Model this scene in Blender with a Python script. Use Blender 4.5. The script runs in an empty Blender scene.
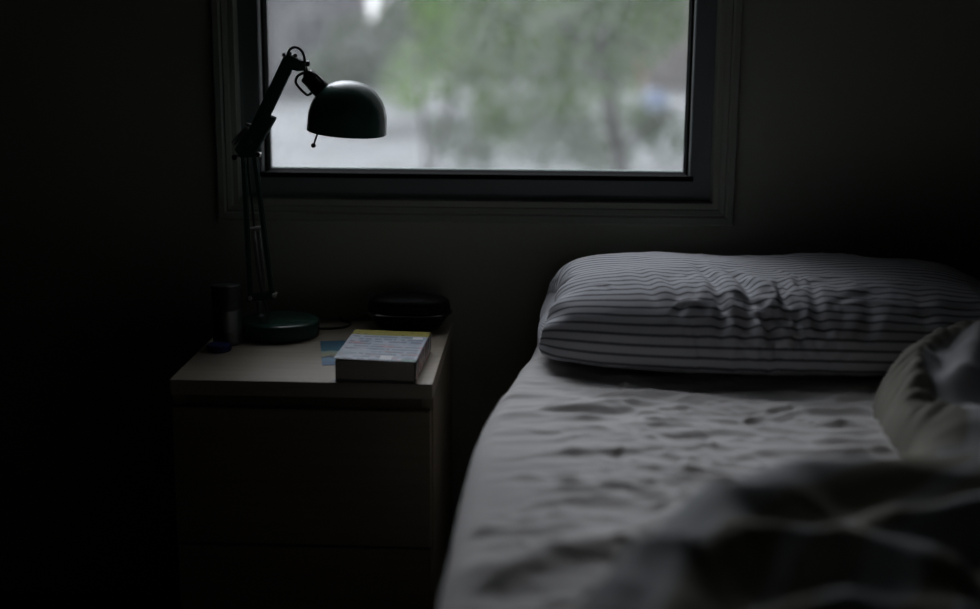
import bpy, bmesh, math, random
import numpy as np
from mathutils import Vector, Matrix
random.seed(4)
rng = np.random.default_rng(7)
SC = bpy.context.scene
COL = SC.collection
PI = math.pi

# ------------------------------------------------------------------ materials
def mat(name, color, rough=0.6, metal=0.0, spec=0.5, coat=0.0):
    m = bpy.data.materials.new(name); m.use_nodes = True
    b = m.node_tree.nodes['Principled BSDF']
    b.inputs['Base Color'].default_value = (*color, 1)
    b.inputs['Roughness'].default_value = rough
    b.inputs['Metallic'].default_value = metal
    b.inputs['Specular IOR Level'].default_value = spec
    b.inputs['Coat Weight'].default_value = coat
    return m

def nd(m, kind, **kw):
    n = m.node_tree.nodes.new(kind)
    for k, v in kw.items(): setattr(n, k, v)
    return n

def lk(m, a, b): m.node_tree.links.new(a, b)
def bsdf(m): return m.node_tree.nodes['Principled BSDF']

def coords(m, out='Object', scale=(1, 1, 1)):
    tc = nd(m, 'ShaderNodeTexCoord'); mp = nd(m, 'ShaderNodeMapping')
    mp.inputs['Scale'].default_value = scale
    lk(m, tc.outputs[out], mp.inputs['Vector'])
    return mp.outputs['Vector']

def noise(m, vec, scale=5.0, detail=4.0, rough=0.55, dist=0.0):
    n = nd(m, 'ShaderNodeTexNoise')
    n.inputs['Scale'].default_value = scale; n.inputs['Detail'].default_value = detail
    n.inputs['Roughness'].default_value = rough; n.inputs['Distortion'].default_value = dist
    lk(m, vec, n.inputs['Vector'])
    return n.outputs['Fac']

def ramp(m, fac, stops):
    r = nd(m, 'ShaderNodeValToRGB'); e = r.color_ramp.elements
    while len(e) < len(stops): e.new(0.5)
    for i, (p, c) in enumerate(stops):
        e[i].position = p; e[i].color = (*c, 1) if len(c) == 3 else c
    lk(m, fac, r.inputs['Fac'])
    return r.outputs['Color']

def mix(m, fac, a, b):
    n = nd(m, 'ShaderNodeMix', data_type='RGBA')
    for sock, v in ((0, fac), (6, a), (7, b)):
        if isinstance(v, (int, float)): n.inputs[sock].default_value = v
        elif isinstance(v, tuple): n.inputs[sock].default_value = (*v, 1)
        else: lk(m, v, n.inputs[sock])
    return n.outputs[2]

def math_n(m, op, a, b=0.0, c=0.0):
    n = nd(m, 'ShaderNodeMath', operation=op)
    for i, v in enumerate((a, b, c)):
        if isinstance(v, (int, float)): n.inputs[i].default_value = v
        else: lk(m, v, n.inputs[i])
    return n.outputs[0]

def bump(m, h, strength=0.3, dist=0.002):
    n = nd(m, 'ShaderNodeBump')
    n.inputs['Strength'].default_value = strength; n.inputs['Distance'].default_value = dist
    lk(m, h, n.inputs['Height']); lk(m, n.outputs['Normal'], bsdf(m).inputs['Normal'])

def mottled(name, c1, c2, scale=6, rough=0.7, out='Object', stretch=(1, 1, 1), bstr=0.0, bdist=0.001, spec=0.4, detail=5):
    m = mat(name, c1, rough, spec=spec)
    v = coords(m, out, stretch); f = noise(m, v, scale, detail)
    lk(m, ramp(m, f, [(0.3, c1), (0.7, c2)]), bsdf(m).inputs['Base Color'])
    if bstr: bump(m, f, bstr, bdist)
    return m

M = {}
# painted wall: matt warm olive grey with roller stipple
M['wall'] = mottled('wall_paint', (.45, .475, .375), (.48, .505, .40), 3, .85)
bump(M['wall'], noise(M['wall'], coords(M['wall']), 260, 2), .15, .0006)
M['side_wall'] = mottled('dark_wall_paint', (.11, .112, .10), (.13, .132, .115), 3, .85)  # unseen side walls, darkened to cut bounce light; ceiling likewise
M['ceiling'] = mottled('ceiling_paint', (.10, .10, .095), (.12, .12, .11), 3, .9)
M['casing'] = mottled('casing_paint', (.37, .39, .32), (.40, .42, .345), 9, .75)
M['sash'] = mottled('sash_paint', (.22, .24, .245), (.25, .27, .275), 9, .5)
M['gasket'] = mat('window_gasket', (.012, .013, .013), .95, spec=.05)
M['drip'] = mat('outer_sill_paint', (.480, .696, .624), .5)
M['panel'] = mottled('dark_panelling', (.05, .04, .03), (.08, .06, .045), 4, .6, stretch=(8, 8, .6))  # unseen front wall, made dark to hold down fill light
# dark floor boards
m = mat('floor_boards', (.06, .045, .032), .5)
v = coords(m, 'Object', (1.2, 9, 1)); f = noise(m, v, 4, 6, dist=.4)
lk(m, ramp(m, f, [(.3, (.022, .017, .013)), (.7, (.045, .034, .025))]), bsdf(m).inputs['Base Color']); bump(m, f, .2, .001)
M['floor'] = m
# birch veneer
def veneer(name, a, b, axis):
    m = mat(name, a, .52, spec=.35)
    s = (3, 60, 60) if axis == 'x' else ((60, 3, 60) if axis == 'y' else (60, 60, 3))
    v = coords(m, 'Object', s); f = noise(m, v, 1.6, 6, .6, .5)
    g = noise(m, coords(m, 'Object', (1.2, 7, 7)), 2.0, 3)
    c1 = ramp(m, f, [(.3, a), (.72, b)])
    c = mix(m, .35, c1, ramp(m, g, [(.35, a), (.7, b)]))
    lk(m, c, bsdf(m).inputs['Base Color']); bump(m, f, .12, .0005)
    return m
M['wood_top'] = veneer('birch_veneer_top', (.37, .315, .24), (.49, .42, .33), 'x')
M['wood'] = veneer('birch_veneer', (.25, .205, .145), (.35, .295, .215), 'x')  # same veneer as the top; front and sides darkened to imitate shade
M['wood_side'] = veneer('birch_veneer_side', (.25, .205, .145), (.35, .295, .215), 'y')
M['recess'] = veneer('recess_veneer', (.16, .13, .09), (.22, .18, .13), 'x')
M['bed_wood'] = veneer('bed_wood', (.10, .075, .05), (.16, .12, .085), 'x')
# lamp
m = mat('green_enamel', (.022, .066, .050), .24, spec=.28)
f = noise(m, coords(m), 40, 3); lk(m, ramp(m, f, [(.3, (.026, .078, .060)), (.7, (.032, .092, .071))]), bsdf(m).inputs['Base Color'])
M['green'] = m
M['arm_green'] = mat('arm_green_enamel', (.026, .08, .060), .42)
M['white_enamel'] = mat('white_enamel', (.75, .75, .72), .45)
M['black_plastic'] = mottled('black_plastic', (.012, .012, .012), (.018, .018, .018), 60, .4)
M['cord'] = mat('black_cord', (.012, .012, .013), .55)
M['chrome'] = mat('chrome', (.75, .74, .72), .22, 1.0)
M['pin'] = mat('nickel_pin', (.8, .79, .77), .5, 1.0)
M['steel'] = mat('dark_steel', (.20, .20, .20), .38, 1.0)
# small things
M['case'] = mottled('gloss_black', (.006, .006, .007), (.009, .009, .010), 30, .14, spec=.5)
M['case_lid'] = mottled('black_leatherette', (.006, .006, .007), (.009, .009, .010), 200, .55, spec=.12)
m = mat('brushed_can', (.19, .19, .20), .32, .9)
bump(m, noise(m, coords(m, 'Object', (80, 80, 3)), 3, 3), .08, .0004); M['can'] = m
M['can_cap'] = mottled('can_cap_plastic', (.035, .036, .04), (.05, .05, .056), 30, .38)
M['blue'] = mottled('blue_plastic', (.045, .07, .28), (.055, .085, .33), 30, .42)
M['paper'] = mat('page_paper', (.7, .65, .55), .85)
v = coords(M['paper'], 'Object', (1, 1, 900)); f = noise(M['paper'], v, 1.0, 2)
lk(M['paper'], ramp(M['paper'], f, [(.3, (.44, .40, .32)), (.7, (.60, .55, .45))]), bsdf(M['paper']).inputs['Base Color'])

# ------------------------------------------------------------------ object helpers
def obj(name, bm, m, parent=None, smooth=False, angle=None):
    me = bpy.data.meshes.new(name)
    bm.normal_update(); bm.to_mesh(me); bm.free()
    o = bpy.data.objects.new(name, me); COL.objects.link(o)
    for x in (m if isinstance(m, (list, tuple)) else [m]): me.materials.append(x)
    if smooth:
        me.polygons.foreach_set('use_smooth', [True] * len(me.polygons))
        if angle: me.set_sharp_from_angle(angle=angle)
    if parent: o.parent = parent
    return o

def grid_obj(name, V, nu, nv, m, parent=None, uv=None, wrap_u=False, keep=None):
    """mesh from an (nu*nv,3) array of points"""
    idx = np.arange(nu * nv).reshape(nu, nv)
    a, b, c, d = idx[:-1, :-1], idx[1:, :-1], idx[1:, 1:], idx[:-1, 1:]
    F = np.stack([a, b, c, d], -1).reshape(-1, 4)
    if wrap_u:
        w = np.stack([idx[-1, :-1], idx[0, :-1], idx[0, 1:], idx[-1, 1:]], -1); F = np.vstack([F, w])
    if keep is not None:
        F = F[np.all(keep[F], axis=1)]
        used = np.unique(F); re = -np.ones(nu * nv, int); re[used] = np.arange(len(used))
        V = V[used]; F = re[F]
        if uv is not None: uv = uv[used]
    me = bpy.data.meshes.new(name)
    me.from_pydata(V.tolist(), [], F.tolist())
    if uv is not None:
        l = me.uv_layers.new(name='UVMap'); li = np.empty(len(me.loops), int); me.loops.foreach_get('vertex_index', li)
        l.data.foreach_set('uv', uv[li].astype(np.float32).ravel())
    me.polygons.foreach_set('use_smooth', [True] * len(me.polygons))
    me.materials.append(m); me.update()
    o = bpy.data.objects.new(name, me); COL.objects.link(o)
    if parent: o.parent = parent
    return o

def thing(name, label, cat, loc=(0, 0, 0), rz=0.0, group=None):
    o = bpy.data.objects.new(name, None); COL.objects.link(o)
    o.location = loc; o.rotation_euler = (0, 0, rz); o.empty_display_size = .05
    o['label'] = label; o['category'] = cat
    if group: o['group'] = group
    return o

def tag(o, label, cat, group=None):
    o['label'] = label; o['category'] = cat
    if group: o['group'] = group
    return o

def struct(o): o['kind'] = 'structure'; return o

def box(bm, x0, x1, y0, y1, z0, z1, bev=0.0, seg=2):
    r = bmesh.ops.create_cube(bm, size=1.0); vs = r['verts']
    bmesh.ops.scale(bm, vec=(x1 - x0, y1 - y0, z1 - z0), verts=vs)
    bmesh.ops.translate(bm, vec=((x0 + x1) / 2, (y0 + y1) / 2, (z0 + z1) / 2), verts=vs)
    if bev:
        es = list({e for v in vs for e in v.link_edges})
        bmesh.ops.bevel(bm, geom=es, offset=bev, segments=seg, profile=.5, affect='EDGES')
    return bm

def boxes(*bs, bev=0.0):
    bm = bmesh.new()
    for b in bs: box(bm, *b, bev=bev)
    return bm

def lathe(bm, prof, n=48, M4=None):
    """prof: list of (r, z); revolved about z; M4 places it"""
    rings = []
    for r, z in prof:
        if r < 1e-6:
            rings.append([bm.verts.new((0, 0, z))])
        else:
            rings.append([bm.verts.new((r * math.cos(2 * PI * k / n), r * math.sin(2 * PI * k / n), z)) for k in range(n)])
    for A, B in zip(rings[:-1], rings[1:]):
        for k in range(n):
            k2 = (k + 1) % n
            vs = ([A[0]] if len(A) == 1 else [A[k], A[k2]]) + ([B[0]] if len(B) == 1 else [B[k2], B[k]])
            if len(vs) >= 3: bm.faces.new(vs)
    if M4 is not None:
        bmesh.ops.transform(bm, matrix=M4, verts=[v for r in rings for v in r])
    return bm

def aim(p, q):
    d = (Vector(q) - Vector(p)).normalized()
    return Matrix.Translation(Vector(p)) @ d.to_track_quat('Z', 'Y').to_matrix().to_4x4()

def rod(bm, p, q, r, n=16, r2=None):
    L = (Vector(q) - Vector(p)).length; r2 = r if r2 is None else r2
    e = min(r, r2) * .25
    return lathe(bm, [(0, 0), (r - e, 0), (r, e), (r2, L - e), (r2 - e, L), (0, L)], n, aim(p, q))

def smooth_path(pts, n=12):
    P = [Vector(p) for p in pts]; out = []
    P = [P[0] * 2 - P[1]] + P + [P[-1] * 2 - P[-2]]
    for i in range(1, len(P) - 2):
        a, b, c, d = P[i - 1:i + 3]
        for k in range(n):
            t = k / n
            out.append(.5 * ((2 * b) + (c - a) * t + (2 * a - 5 * b + 4 * c - d) * t * t + (3 * b - a - 3 * c + d) * t ** 3))
    out.append(P[-2]); return out

def tube(bm, path, r, n=10):
    path = [Vector(p) for p in path]; rings = []; up = Vector((.13, .98, .21)).normalized()
    for i, p in enumerate(path):
        t = (path[min(i + 1, len(path) - 1)] - path[max(i - 1, 0)]).normalized()
        s = t.cross(up)
        if s.length < 1e-4: s = t.cross(Vector((1, 0, 0)))
        s.normalize(); up = s.cross(t).normalized()
        rr = r[i] if isinstance(r, (list, tuple)) else r
        rings.append([bm.verts.new(p + (s * math.cos(2 * PI * k / n) + up * math.sin(2 * PI * k / n)) * rr) for k in range(n)])
    for A, B in zip(rings[:-1], rings[1:]):
        for k in range(n): bm.faces.new((A[k], A[(k + 1) % n], B[(k + 1) % n], B[k]))
    bm.faces.new(rings[0][::-1]); bm.faces.new(rings[-1])
    return bm

def prism(bm, poly, y0, y1, bev=0.0):
    """polygon in the xz plane extruded along y"""
    a = [bm.verts.new((x, y0, z)) for x, z in poly]; b = [bm.verts.new((x, y1, z)) for x, z in poly]
    n = len(poly)
    fs = [bm.faces.new(a), bm.faces.new(b[::-1])]
    for k in range(n): fs.append(bm.faces.new((a[(k + 1) % n], a[k], b[k], b[(k + 1) % n])))
    bmesh.ops.recalc_face_normals(bm, faces=fs)
    if bev:
        es = list({e for v in a + b for e in v.link_edges})
        bmesh.ops.bevel(bm, geom=es, offset=bev, segments=2, profile=.5, affect='EDGES')
    return bm

def bar(bm, p, q, w, y0, y1, bev=.0008):
    """flat bar from p to q (x,z), width w in that plane, thickness y0..y1"""
    d = Vector((q[0] - p[0], q[1] - p[1])).normalized(); s = Vector((-d.y, d.x)) * w / 2
    return prism(bm, [(p[0] + s.x, p[1] + s.y), (p[0] - s.x, p[1] - s.y), (q[0] - s.x, q[1] - s.y), (q[0] + s.x, q[1] + s.y)], y0, y1, bev)

def frame_sweep(bm, x0, x1, z0, z1, prof):
    """mitred moulding round a rectangle; prof = closed list of (outward offset, y)"""
    rings = []
    for sx, sz, x, z in ((-1, -1, x0, z0), (1, -1, x1, z0), (1, 1, x1, z1), (-1, 1, x0, z1)):
        rings.append([bm.verts.new((x + sx * o, y, z + sz * o)) for o, y in prof])
    n = len(prof); fs = []
    for i in range(4):
        A, B = rings[i], rings[(i + 1) % 4]
        for k in range(n): fs.append(bm.faces.new((A[k], A[(k + 1) % n], B[(k + 1) % n], B[k])))
    bmesh.ops.recalc_face_normals(bm, faces=fs)
    return bm

# ------------------------------------------------------------------ numpy noise
_perm = rng.permutation(512)
_ang = rng.random(512) * 2 * PI
def pnoise(x, y, seed=0):
    x = np.asarray(x, float) + seed * 17.31; y = np.asarray(y, float) + seed * 9.77
    xi = np.floor(x).astype(int); yi = np.floor(y).astype(int); xf = x - xi; yf = y - yi
    def g(ix, iy, dx, dy):
        h = _ang[(_perm[(ix & 255)] + iy) & 511]
        return np.cos(h) * dx + np.sin(h) * dy
    u = xf ** 3 * (xf * (xf * 6 - 15) + 10); v = yf ** 3 * (yf * (yf * 6 - 15) + 10)
    a = g(xi, yi, xf, yf); b = g(xi + 1, yi, xf - 1, yf); c = g(xi, yi + 1, xf, yf - 1); d = g(xi + 1, yi + 1, xf - 1, yf - 1)
    return (a * (1 - u) + b * u) * (1 - v) + (c * (1 - u) + d * u) * v
def ridged(x, y, seed=0, p=2.0):
    return np.clip(1 - 1.9 * np.abs(pnoise(x, y, seed)), 0, 1) ** p
def sstep(a, b, x):
    t = np.clip((x - a) / (b - a), 0, 1); return t * t * (3 - 2 * t)
def gauss(d, w): return np.exp(-(d / w) ** 2)
def polyline_dist(X, Y, pts):
    """distance to a polyline, interpolated extra columns, and arc length at the foot point"""
    pts = np.array(pts, float); best = np.full(X.shape, 1e9); ex = np.zeros(X.shape + (pts.shape[1] - 2,)); s = np.zeros(X.shape); acc = 0
    for a, b in zip(pts[:-1], pts[1:]):
        d = b[:2] - a[:2]; L = np.hypot(*d)
        t = np.clip(((X - a[0]) * d[0] + (Y - a[1]) * d[1]) / L ** 2, 0, 1)
        dd = np.hypot(X - a[0] - t * d[0], Y - a[1] - t * d[1]); k = dd < best
        best = np.where(k, dd, best); s = np.where(k, acc + t * L, s)
        ex = np.where(k[..., None], a[2:] + t[..., None] * (b[2:] - a[2:]), ex); acc += L
    return best, ex, s
def inside_poly(X, Y, pts):
    r = np.zeros(X.shape, bool); n = len(pts)
    for i in range(n):
        (x0, y0), (x1, y1) = pts[i], pts[(i + 1) % n]
        if y0 == y1: continue
        c = ((y0 > Y) != (y1 > Y)) & (X < (x1 - x0) * (Y - y0) / (y1 - y0) + x0); r ^= c
    return r

# ------------------------------------------------------------------ the room
RX0, RX1, RY0, RZ = -2.3, 3.2, -6.2, 2.5
GX0, GX1, GZ0, GZ1 = -.4765, .283, .8150, 1.79            # visible glass
HX0, HX1, HZ0, HZ1 = -.523, .330, .767, 1.835           # hole in the wall
WT = .16
def room_box(name, b, m): return struct(obj(name, boxes(b), m))
bm = boxes((RX0, HX0, 0, WT, 0, RZ), (HX1, RX1, 0, WT, 0, RZ), (HX0, HX1, 0, WT, 0, HZ0), (HX0, HX1, 0, WT, HZ1, RZ))
bmesh.ops.remove_doubles(bm, verts=bm.verts, dist=1e-5)
struct(obj('wall_back', bm, M['wall']))
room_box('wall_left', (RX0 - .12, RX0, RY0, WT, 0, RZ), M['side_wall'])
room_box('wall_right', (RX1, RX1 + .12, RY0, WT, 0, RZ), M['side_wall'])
room_box('wall_front', (RX0 - .12, RX1 + .12, RY0 - .12, RY0, 0, RZ), M['panel'])
room_box('floor', (RX0 - .12, RX1 + .12, RY0 - .12, WT, -.1, 0), M['floor'])
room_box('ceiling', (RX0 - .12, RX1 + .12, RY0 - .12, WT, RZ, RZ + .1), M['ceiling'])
bm = bmesh.new(); prism(bm, [(RX0, 0), (RX1, 0), (RX1, .075), (RX0, .075)], -.014, 0, .003)
struct(obj('baseboard_back', bm, M['casing']))
# casing: stepped moulding round the opening
bm = bmesh.new()
frame_sweep(bm, HX0, HX1, HZ0, HZ1, [(-.004, .02), (-.004, .014), (-.001, .006), (.007, .000), (.0090, .0015), (.0120, -.0035), (.0190, -.0070),
                                     (.0215, -.0055), (.0250, -.0105), (.0345, -.0120), (.0375, -.0095), (.038, -.001), (.038, .004)])
o = struct(obj('trim_1', bm, M['casing']))
# window: outer frame, sash, gasket, pane
win = struct(bpy.data.objects.new('window_1', None)); COL.objects.link(win)
bm = bmesh.new()
frame_sweep(bm, HX0, HX1, HZ0, HZ1, [(.003, .13), (.003, .0165), (-.0150, .0205), (-.0165, .023), (-.0165, .13)])
obj('window_frame', bm, M['sash'], win)
bm = bmesh.new()
frame_sweep(bm, GX0, GX1, GZ0, GZ1, [(.039, .11), (.039, .0225), (.037, .0195), (.0085, .0195), (.0065, .0215), (.0050, .030), (.0050, .11)])
obj('sash', bm, M['sash'], win)
bm = bmesh.new()
frame_sweep(bm, GX0, GX1, GZ0, GZ1, [(.0055, .078), (.0055, .036), (.001, .038), (-.002, .056), (-.0018, .0615), (.002, .078)])
obj('gasket', bm, M['gasket'], win)
obj('glazing_bead', boxes((GX0 - .012, GX1 + .012, .012, .045, GZ0 - .0095, GZ0 - .0005), bev=.001), M['gasket'], win)
bm = bmesh.new(); prism(bm, [(GX0 + .0, GZ0 - .006), (GX1, GZ0 - .006), (GX1, GZ0 + .0015), (GX0, GZ0 + .0015)], .080, .089, .0006)
obj('outer_sill', bm, M['drip'], win)
# pane: clear glass under a film of dust and dried drips
m = bpy.data.materials.new('dusty_glass'); m.use_nodes = True; nt = m.node_tree; nt.nodes.clear()
out = nd(m, 'ShaderNodeOutputMaterial'); tr = nd(m, 'ShaderNodeBsdfTransparent'); tl = nd(m, 'ShaderNodeBsdfTranslucent'); gl = nd(m, 'ShaderNodeBsdfGlossy')
tr.inputs['Color'].default_value = (.965, .972, .972, 1); tl.inputs['Color'].default_value = (.86, .88, .88, 1); gl.inputs['Roughness'].default_value = .02
v = coords(m, 'Object')
big = noise(m, v, 3.2, 3, .5, .4)
smear = noise(m, coords(m, 'Object', (1, 1, .85)), 8, 7, .70, .5)
speck = noise(m, v, 330, 2, .6)
a = math_n(m, 'MULTIPLY', ramp(m, smear, [(.36, (0, 0, 0)), (.74, (1, 1, 1))]), ramp(m, big, [(.34, (.15, .15, .15)), (.66, (1, 1, 1))]))
b2 = math_n(m, 'MULTIPLY', ramp(m, speck, [(.50, (0, 0, 0)), (.72, (1, 1, 1))]), .04)
film = math_n(m, 'ADD', math_n(m, 'MULTIPLY_ADD', a, .15, .045), b2)
ms = nd(m, 'ShaderNodeMixShader'); lk(m, film, ms.inputs[0]); lk(m, tr.outputs[0], ms.inputs[1]); lk(m, tl.outputs[0], ms.inputs[2])
ms2 = nd(m, 'ShaderNodeMixShader'); ms2.inputs[0].default_value = .04; lk(m, ms.outputs[0], ms2.inputs[1]); lk(m, gl.outputs[0], ms2.inputs[2])
lk(m, ms2.outputs[0], out.inputs['Surface'])
M['glass'] = m
obj('glass_pane', boxes((GX0 - .004, GX1 + .004, .062, .066, GZ0 - .004, GZ1 + .004)), M['glass'], win)

# ------------------------------------------------------------------ nightstand
NX0, NX1, NY0, NY1, NT = -.542, -.1385, -.441, -.022, .55
ns = thing('nightstand', 'light birch-veneer nightstand with drawers beside the bed', 'nightstand', ((NX0 + NX1) / 2, (NY0 + NY1) / 2, 0), math.radians(-.9))
hx, hy = (NX1 - NX0) / 2, (NY1 - NY0) / 2
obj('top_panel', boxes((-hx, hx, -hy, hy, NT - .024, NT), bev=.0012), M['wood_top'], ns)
for s in (-1, 1):
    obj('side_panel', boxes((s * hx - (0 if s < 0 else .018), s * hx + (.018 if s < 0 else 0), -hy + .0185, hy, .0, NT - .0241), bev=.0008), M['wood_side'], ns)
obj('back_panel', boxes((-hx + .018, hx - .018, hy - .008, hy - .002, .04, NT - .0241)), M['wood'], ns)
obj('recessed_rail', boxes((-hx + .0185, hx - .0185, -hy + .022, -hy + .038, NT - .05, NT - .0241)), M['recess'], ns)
for z0, z1 in ((.286, .506), (.058, .281)):
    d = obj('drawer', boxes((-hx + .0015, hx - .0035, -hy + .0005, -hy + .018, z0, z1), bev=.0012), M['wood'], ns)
    bm = boxes((-hx + .03, hx - .03, -hy + .017, hy - .03, z0 + .01, z0 + .018),
               (-hx + .03, -hx + .042, -hy + .017, hy - .03, z0 + .018, z1 - .05), (hx - .042, hx - .03, -hy + .017, hy - .03, z0 + .018, z1 - .05))
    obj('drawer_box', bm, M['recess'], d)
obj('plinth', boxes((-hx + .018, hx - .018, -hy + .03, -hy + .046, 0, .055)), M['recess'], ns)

# ------------------------------------------------------------------ desk lamp (arm lies in the plane y = LY)
LY = -.13
lamp = thing('desk_lamp', 'dark green adjustable desk lamp with domed shade on the nightstand', 'lamp', (-.435, LY, NT))
L0 = Vector((-.435, LY, NT))
def lv(x, z, y=0.0): return Vector((x, LY + y, z)) - L0
bm = lathe(bmesh.new(), [(0, 0), (.066, 0), (.0690, .002), (.0698, .005), (.0698, .0215), (.0688, .0255), (.0655, .0280), (.058, .0295), (.030, .0310), (0, .0315)], 64, Matrix.Translation((.005, -.010, 0)))
obj('base', bm, M['green'], lamp, True, .7)
st = lv(-.4655, .576); st2 = lv(-.4665, .607)
bm = rod(bmesh.new(), st, st2, .0042); lathe(bm, [(0, .0), (.009, 0), (.009, .003), (.006, .006), (.004, .007)], 20, Matrix.Translation(lv(-.4655, .577)))
obj('stem', bm, M['steel'], lamp, True, .6)
# foot bracket that carries the two bars of the lower arm
bm = bmesh.new()
for y in (-.0075, .0075):
    prism(bm, [(p.x, p.z) for p in (lv(-.486, .607), lv(-.437, .612), lv(-.436, .620), lv(-.448, .624), lv(-.474, .6205), lv(-.487, .615))], y - .001, y + .001, .0005)
obj('foot_bracket', bm, M['arm_green'], lamp)
for x, z, c in ((-.479, .614, 'pin'), (-.437, .6195, 'pin')):
    bm = rod(bmesh.new(), lv(x, z, -.012), lv(x, z, .011), .0022); rod(bm, lv(x, z, -.0145), lv(x, z, -.0095), .0042, 6)
    obj('screw', bm, M[c], lamp, True, .5)
# lower arm: two bars, cross pin, two coil springs
for (a, b) in (((-.4805, .613), (-.4850, .862)), ((-.4425, .618), (-.4665, .866))):
    bm = bmesh.new()
    for y in (-.0052, .0052):
        pa, pb = lv(*a), lv(*b); bar(bm, (pa.x, pa.z), (pb.x, pb.z), .0072, y - .0011, y + .0011)
    obj('lower_bar', bm, M['arm_green'], lamp)
obj('cross_pin', rod(bmesh.new(), lv(-.4775, .7345), lv(-.457, .7375), .0024), M['pin'], lamp, True, .5)
def spring(p, q, r, turns, wire=.0007, n=10):
    p, q = Vector(p), Vector(q); Mx = aim(p, q); L = (q - p).length; N = turns * n
    path = [Mx @ Vector((r * math.cos(2 * PI * k / n), r * math.sin(2 * PI * k / n), L * k / N)) for k in range(N + 1)]
    return tube(bmesh.new(), path, wire, 5)
for dx in (0, .009):
    s = lv(-.4722 + dx, .730); e = lv(-.4640 + dx * .9, .640)
    bm = spring(s, e, .0030, 40); rod(bm, lv(-.4722 + dx, .736), s, .0008, 6); rod(bm, e, lv(-.4625 + dx * .8, .620), .0008, 6)
    obj('spring', bm, M['steel'], lamp, True)
# knee: long bracket lying along the upper arm
knee_a, knee_b = (-.488, .867), (-.437, .924)
bm = bmesh.new()
ka, kb = lv(*knee_a), lv(*knee_b); kd = (kb - ka).normalized(); kn = Vector((-kd.z, 0, kd.x))
for y in (-.0085, .0085):
    P = [ka + kn * .010 - kd * .004, ka - kn * .006 - kd * .008, ka - kn * .021 + kd * .006, kb - kn * .0085 + kd * .002, kb - kn * .006 + kd * .006, kb + kn * .010, ka + kn * .014 + kd * .02]
    prism(bm, [(p.x, p.z) for p in P], y - .0012, y + .0012, .0006)
obj('knee_bracket', bm, M['arm_green'], lamp)
for k in (.0165, .0215):
    a = ka + kn * k + kd * .006; b = ka + kn * (k - .002) + kd * .038
    bm = spring(a, b, .0022, 22); rod(bm, a - kd * .006, a, .0016, 8); rod(bm, b, b + kd * .006, .0016, 8)
    obj('spring', bm, M['steel'], lamp, True)
obj('cross_pin', rod(bmesh.new(), ka + kn * .024 + kd * .041, ka + kn * .006 + kd * .050, .0020), M['steel'], lamp, True, .5)
for x, z, c, r in ((-.4975, .858, 'black_plastic', .0048), (-.4580, .8625, 'chrome', .0052), (-.4700, .884, 'steel', .0035)):
    bm = rod(bmesh.new(), lv(x, z, -.010), lv(x, z, .012), .0022)
    lathe(bm, [(0, 0), (r * .8, 0), (r, .0015), (r, .0045), (r * .75, .0058), (0, .0062)], 20, aim(lv(x, z, -.0105), lv(x, z, -.03)))
    obj('knob', bm, M[c], lamp, True, .6)
obj('cross_pin', rod(bmesh.new(), lv(-.4975, .858), lv(-.480, .863), .0022), M['steel'], lamp, True, .5)
# upper arm: two parallel bars
ua, ub = (-.4715, .884), (-.4035, 1.018)
pa, pb = lv(*ua), lv(*ub); ud = (pb - pa).normalized(); un = Vector((-ud.z, 0, ud.x))
for k in (-.0055, .0055):
    bm = bmesh.new(); a, b = pa + un * k, pb + un * k
    for y in (-.005, .005): bar(bm, (a.x, a.z), (b.x, b.z), .0112, y - .0011, y + .0011)
    obj('upper_bar', bm, M['arm_green'], lamp)
bm = spring(pa + ud * .035, pa + ud * .10, .0028, 30)
rod(bm, pa + ud * .025, pa + ud * .035, .0009, 6); rod(bm, pa + ud * .10, pa + ud * .118, .0009, 6)
obj('spring', bm, M['steel'], lamp, True)
# head joint
bm = bmesh.new()
for y in (-.0078, .0078):
    P = [lv(-.4145, 1.014), lv(-.4115, 1.026), lv(-.3985, 1.0285), lv(-.387, 1.022), lv(-.3745, 1.018), lv(-.3745, 1.004), lv(-.386, 1.002), lv(-.397, 1.004), lv(-.404, 1.008)]
    prism(bm, [(p.x, p.z) for p in P], y - .0012, y + .0012, .0006)
obj('head_bracket', bm, M['arm_green'], lamp)
bm = rod(bmesh.new(), lv(-.4125, 1.0265), lv(-.3905, 1.0260), .0030); rod(bm, lv(-.403, 1.022), lv(-.4025, 1.034), .0042)
for x, z in ((-.4115, 1.0285), (-.3925, 1.0275)):
    lathe(bm, [(0, -.0012), (.0035, -.0008), (.0035, .0008), (0, .0012)], 14, Matrix.Translation(lv(x, z)) @ Matrix.Rotation(PI / 2, 4, 'X'))
obj('wing_screw', bm, M['steel'], lamp, True, .6)
bm = rod(bmesh.new(), lv(-.3775, 1.0145, -.012), lv(-.3775, 1.0145, .012), .0024)
lathe(bm, [(0, 0), (.0035, 0), (.0048, .002), (.0048, .006), (.003, .0075), (0, .0078)], 18, aim(lv(-.3755, 1.0145), lv(-.36, 1.0150)))
rod(bm, lv(-.3775, 1.0145), lv(-.371, 1.0146), .0024)
obj('knob', bm, M['steel'], lamp, True, .6)
# socket neck and lamp holder, pointing down into the shade
sk0, sk1 = lv(-.3750, .996), lv(-.3370, .9590)
bm = rod(bmesh.new(), lv(-.3785, 1.010), sk0 + (sk1 - sk0) * .1, .0042); 
lathe(bm, [(0, 0), (.0115, 0), (.0135, .002), (.0142, .012), (.0142, .014), (.0135, .015), (.0148, .017), (.0158, .036), (.0158, .058), (0, .058)], 36, aim(sk0, sk1))
obj('lamp_holder', bm, M['black_plastic'], lamp, True, .6)
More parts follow.
